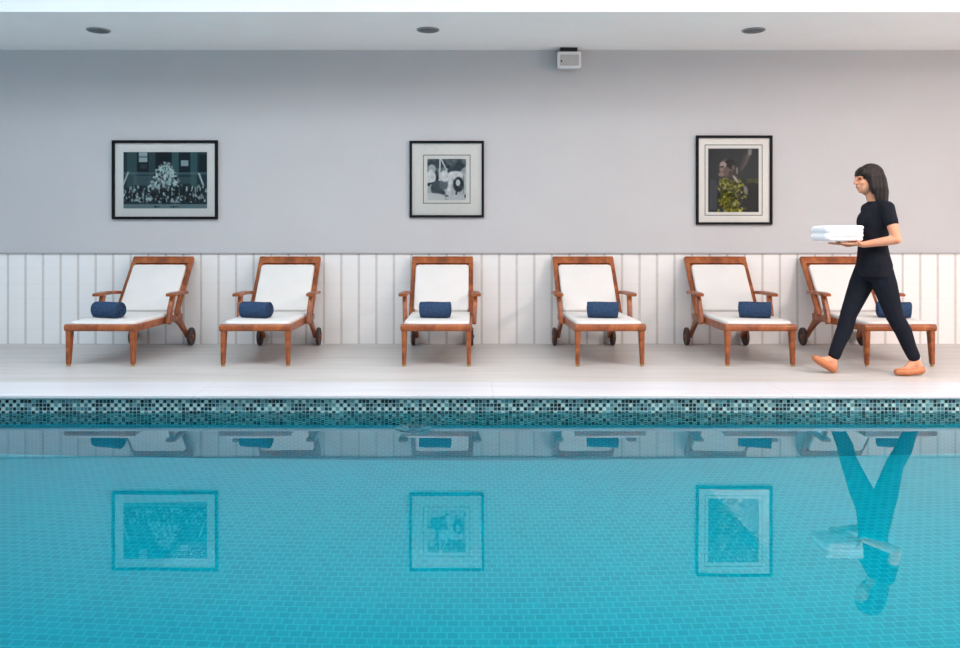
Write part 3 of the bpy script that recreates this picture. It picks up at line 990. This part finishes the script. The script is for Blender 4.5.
ToeL, HeelL = Vector((0.192, -0.055, 0.026)), Vector((0.372, -0.055, 0.042))
ToeR, HeelR = Vector((-0.405, 0.055, 0.118)), Vector((-0.262, 0.060, 0.036))
b = bmesh.new()
tower(b, [(0.03, 0, 0.76, 0.06, 0.10), (0.034, 0, 0.80, 0.098, 0.155), (0.036, 0, 0.86, 0.106, 0.165), (0.030, 0, 0.94, 0.092, 0.145), (0.024, 0, 1.02, 0.082, 0.122), (0.028, 0, 1.09, 0.088, 0.122),
          (0.036, 0, 1.17, 0.100, 0.135), (0.046, 0, 1.25, 0.098, 0.145), (0.056, 0, 1.31, 0.080, 0.140), (0.052, 0, 1.345, 0.055, 0.09), (0.042, 0, 1.37, 0.046, 0.05)])
for s in (-1, 1):
    ellipsoid(b, (-0.014, s * 0.056, 1.20), (0.050, 0.058, 0.075))
    cone(b, (0.058, s * 0.04, 1.345), 0.036, (0.062, s * 0.15, 1.305), 0.046)
chain(b, [(0.048, 0, 1.33), (0.025, 0, 1.40), (0.012, 0, 1.46)], [0.052, 0.046, 0.047])
# legs, arms
for H, K, A in ((HipL, KneeL, AnkL), (HipR, KneeR, AnkR)):
    chain(b, [H, H.lerp(K, 0.35), K], [0.085, 0.080, 0.050])
    calf = K.lerp(A, 0.33) + Vector((0.012, 0, 0))
    chain(b, [K, calf, K.lerp(A, 0.7), A], [0.048, 0.050, 0.038, 0.032])
foot(b, AnkL, ToeL, HeelL); foot(b, AnkR, ToeR, HeelR)
for S, E, Wr, s in ((ShL, ElL, WrL, -1), (ShR, ElR, WrR, 1)):
    chain(b, [S, S.lerp(E, 0.5), E], [0.047, 0.042, 0.035])
    chain(b, [E, E.lerp(Wr, 0.3), Wr], [0.036, 0.036, 0.024])
    # hand flat under the towel, palm up, four fingers and a thumb
    P0 = Wr + Vector((-0.035, -s * 0.006, 0.004)); P1 = Wr + Vector((-0.082, -s * 0.012, 0.006))
    for k2 in (-0.024, -0.008, 0.008, 0.024):
        cone(b, P0 + Vector((0.0, k2 * 0.8, 0)), 0.013, P1 + Vector((0, k2, 0)), 0.0105)
    chain(b, [Wr, P0], [0.024, 0.019])
    for k2, ln in ((-0.027, 0.062), (-0.009, 0.074), (0.009, 0.078), (0.027, 0.070)):
        kk = k2 * (1 if s < 0 else -1)
        q = P1 + Vector((0, kk, 0))
        chain(b, [q, q + Vector((-ln * 0.5, kk * 0.25, 0.000)), q + Vector((-ln, kk * 0.4, 0.004))], [0.0098, 0.0088, 0.0074], 10)
    q = Wr + Vector((-0.030, s * 0.024, 0.006))
    chain(b, [q, q + Vector((-0.026, s * 0.024, 0.012)), q + Vector((-0.052, s * 0.034, 0.030))], [0.013, 0.011, 0.0085], 10)
# head with face
ellipsoid(b, HC2 + Vector((0.008, 0, 0.018)), (0.096, 0.075, 0.094))
ellipsoid(b, HC2 + Vector((-0.026, 0, -0.045)), (0.066, 0.058, 0.072))
cone(b, HC2 + Vector((-0.066, 0, -0.088)), 0.019, HC2 + Vector((-0.030, 0, -0.075)), 0.036)
cone(b, HC2 + Vector((-0.092, 0, 0.006)), 0.008, HC2 + Vector((-0.108, 0, -0.030)), 0.0115, 10)
for s in (-1, 1):
    ellipsoid(b, HC2 + Vector((-0.098, s * 0.010, -0.033)), (0.010, 0.009, 0.008))
    ellipsoid(b, HC2 + Vector((-0.080, s * 0.030, 0.018)), (0.018, 0.022, 0.008))
    ellipsoid(b, HC2 + Vector((-0.066, s * 0.034, -0.028)), (0.022, 0.022, 0.020))
    ellipsoid(b, HC2 + Vector((0.016, s * 0.076, -0.010)), (0.018, 0.010, 0.031), Euler((0, 0.2, 0)))
cone(b, HC2 + Vector((-0.090, -0.016, -0.058)), 0.007, HC2 + Vector((-0.090, 0.016, -0.058)), 0.007, 8)
blend('body', b, M['skin'], wom, 0.0045, 3)
for s in (-1, 1):
    b = bmesh.new(); ellipsoid(b, HC2 + Vector((-0.0855, s * 0.031, 0.002)), (0.0055, 0.012, 0.0045)); new_obj('eye', b, M['eye'], wom, smooth=True)
b = bmesh.new(); ellipsoid(b, HC2 + Vector((-0.0945, 0, -0.058)), (0.0045, 0.015, 0.006)); new_obj('lips', b, M['lip'], wom, smooth=True)
# hair: cap, fringe and lengths to the shoulders
b = bmesh.new()
ellipsoid(b, HC2 + Vector((0.018, 0, 0.030)), (0.103, 0.088, 0.098))
ellipsoid(b, HC2 + Vector((0.055, 0, -0.02)), (0.066, 0.080, 0.105))
for k2 in range(-5, 6):
    a = k2 / 5
    cone(b, HC2 + Vector((-0.062, a * 0.055, 0.082 - abs(a) * 0.02)), 0.018, HC2 + Vector((-0.088 + abs(a) * 0.016, a * 0.066, 0.034)), 0.010, 10)
for s in (-1, 1):
    for x, z in ((-0.015, -0.11), (0.015, -0.16), (0.045, -0.19), (0.075, -0.2)):
        chain(b, [HC2 + Vector((x, s * 0.07, 0.02)), HC2 + Vector((x + 0.008, s * 0.078, -0.07)), HC2 + Vector((x + 0.014, s * 0.070, z))], [0.024, 0.022, 0.010], 10)
for y in (-0.05, -0.017, 0.017, 0.05):
    chain(b, [HC2 + Vector((0.085, y, 0.0)), HC2 + Vector((0.105, y, -0.10)), HC2 + Vector((0.112, y * 1.1, -0.21))], [0.032, 0.030, 0.014], 10)
blend('hair', b, M['hair'], wom, 0.006, 3)
# shirt with short sleeves
b = bmesh.new()
tower(b, [(0.036, 0, 0.765, 0.112, 0.172), (0.038, 0, 0.80, 0.118, 0.178), (0.037, 0, 0.86, 0.120, 0.180), (0.030, 0, 0.94, 0.106, 0.160), (0.025, 0, 1.02, 0.098, 0.140), (0.028, 0, 1.09, 0.104, 0.138),
          (0.036, 0, 1.17, 0.112, 0.148), (0.046, 0, 1.25, 0.108, 0.156), (0.056, 0, 1.31, 0.090, 0.150), (0.052, 0, 1.345, 0.066, 0.10), (0.047, 0, 1.362, 0.060, 0.07)])
for s in (-1, 1):
    ellipsoid(b, (-0.014, s * 0.056, 1.20), (0.057, 0.066, 0.088))
    cone(b, (0.056, s * 0.045, 1.340), 0.043, (0.062, s * 0.15, 1.305), 0.052)
for S, E in ((ShL, ElL), (ShR, ElR)):
    chain(b, [S, S.lerp(E, 0.30), S.lerp(E, 0.46)], [0.054, 0.050, 0.049])
blend('shirt', b, M['cloth'], wom, 0.006, 3)
# trousers
b = bmesh.new()
tower(b, [(0.032, 0, 0.74, 0.085, 0.125), (0.034, 0, 0.79, 0.108, 0.166), (0.036, 0, 0.86, 0.115, 0.174), (0.031, 0, 0.93, 0.104, 0.156)])
for H, K, A in ((HipL, KneeL, AnkL), (HipR, KneeR, AnkR)):
    chain(b, [H, H.lerp(K, 0.35), K], [0.095, 0.091, 0.064], 18)
    calf = K.lerp(A, 0.33) + Vector((0.012, 0, 0))
    chain(b, [K, calf, K.lerp(A, 0.7), K.lerp(A, 0.90)], [0.063, 0.063, 0.052, 0.047], 18)
blend('trousers', b, M['trouser'], wom, 0.006, 3)
# flat slip-on shoes
for ank, toe, heel in ((AnkL, ToeL, HeelL), (AnkR, ToeR, HeelR)):
    b = bmesh.new()
    mid = heel.lerp(toe, 0.6)
    up = (ank - heel).normalized()
    side = (toe - heel).cross(Vector((0, 0, 1))).normalized()
    for s in (-1, 0, 1):
        chain(b, [heel - up * 0.002, heel.lerp(toe, 0.35) - up * 0.006 + side * s * 0.010, heel.lerp(toe, 0.72) - up * 0.004 + side * s * 0.016, toe - up * 0.001 + side * s * 0.008], [0.0355, 0.029, 0.031, 0.025])
    so = blend('shoe', b, M['shoe'], wom, 0.005, 2)
# shoes touch the deck
dz = min((v.co.z for c in wom.children for v in c.data.vertices))
for c in wom.children:
    for v in c.data.vertices: v.co.z -= dz - 0.001

# folded white towel carried on the forearms
b = bmesh.new()
for k2, (zz, hx, hy) in enumerate(((0.0, 0.147, 0.145), (0.030, 0.145, 0.143), (0.060, 0.142, 0.141), (0.089, 0.138, 0.138))):
    slab(b, (0, 0, 0), hx, hy, 0.032, corner=0.03, edge=0.0155, dome=0.003, M=Matrix.Translation((0.006 * k2 - 0.008, 0.003 * (-1) ** k2, zz)))
for k2 in range(2):                          # folds that join the layers at the front
    cone(b, (-0.137 + k2 * 0.002, -0.125, 0.031 + k2 * 0.058), 0.030, (-0.137 + k2 * 0.002, 0.125, 0.031 + k2 * 0.058), 0.030)
tw = blend('folded_towel', b, M['white_towel'], None, 0.005, 2)
tw.location = (WX - 0.247, WY, 1.0505 - dz)
tag(tw, 'thick white folded towel carried by the walking woman', 'towel')

# ------------------------------------------------------------------ camera and output
cd = bpy.data.cameras.new('camera')
cam = bpy.data.objects.new('camera', cd); COL.objects.link(cam)
cam.location = (0, 0, HC); cam.rotation_euler = (PI / 2, 0, 0)
cd.sensor_width = 36.0; cd.lens = F / 960 * 36.0
cd.shift_x = (480 - PX) / 960; cd.shift_y = -(324 - PY) / 960
cd.clip_start = 0.05
SC.camera = cam
SC.view_settings.view_transform = 'Standard'
SC.view_settings.look = 'None'
SC.view_settings.gamma = 1.0
SC.view_settings.exposure = 0.18
SC.view_settings.use_curve_mapping = False
cy = SC.cycles
cy.use_denoising = True
cy.max_bounces = 10; cy.diffuse_bounces = 5; cy.glossy_bounces = 5; cy.transmission_bounces = 8
cy.sample_clamp_indirect = 6.0
cy.blur_glossy = 1.0
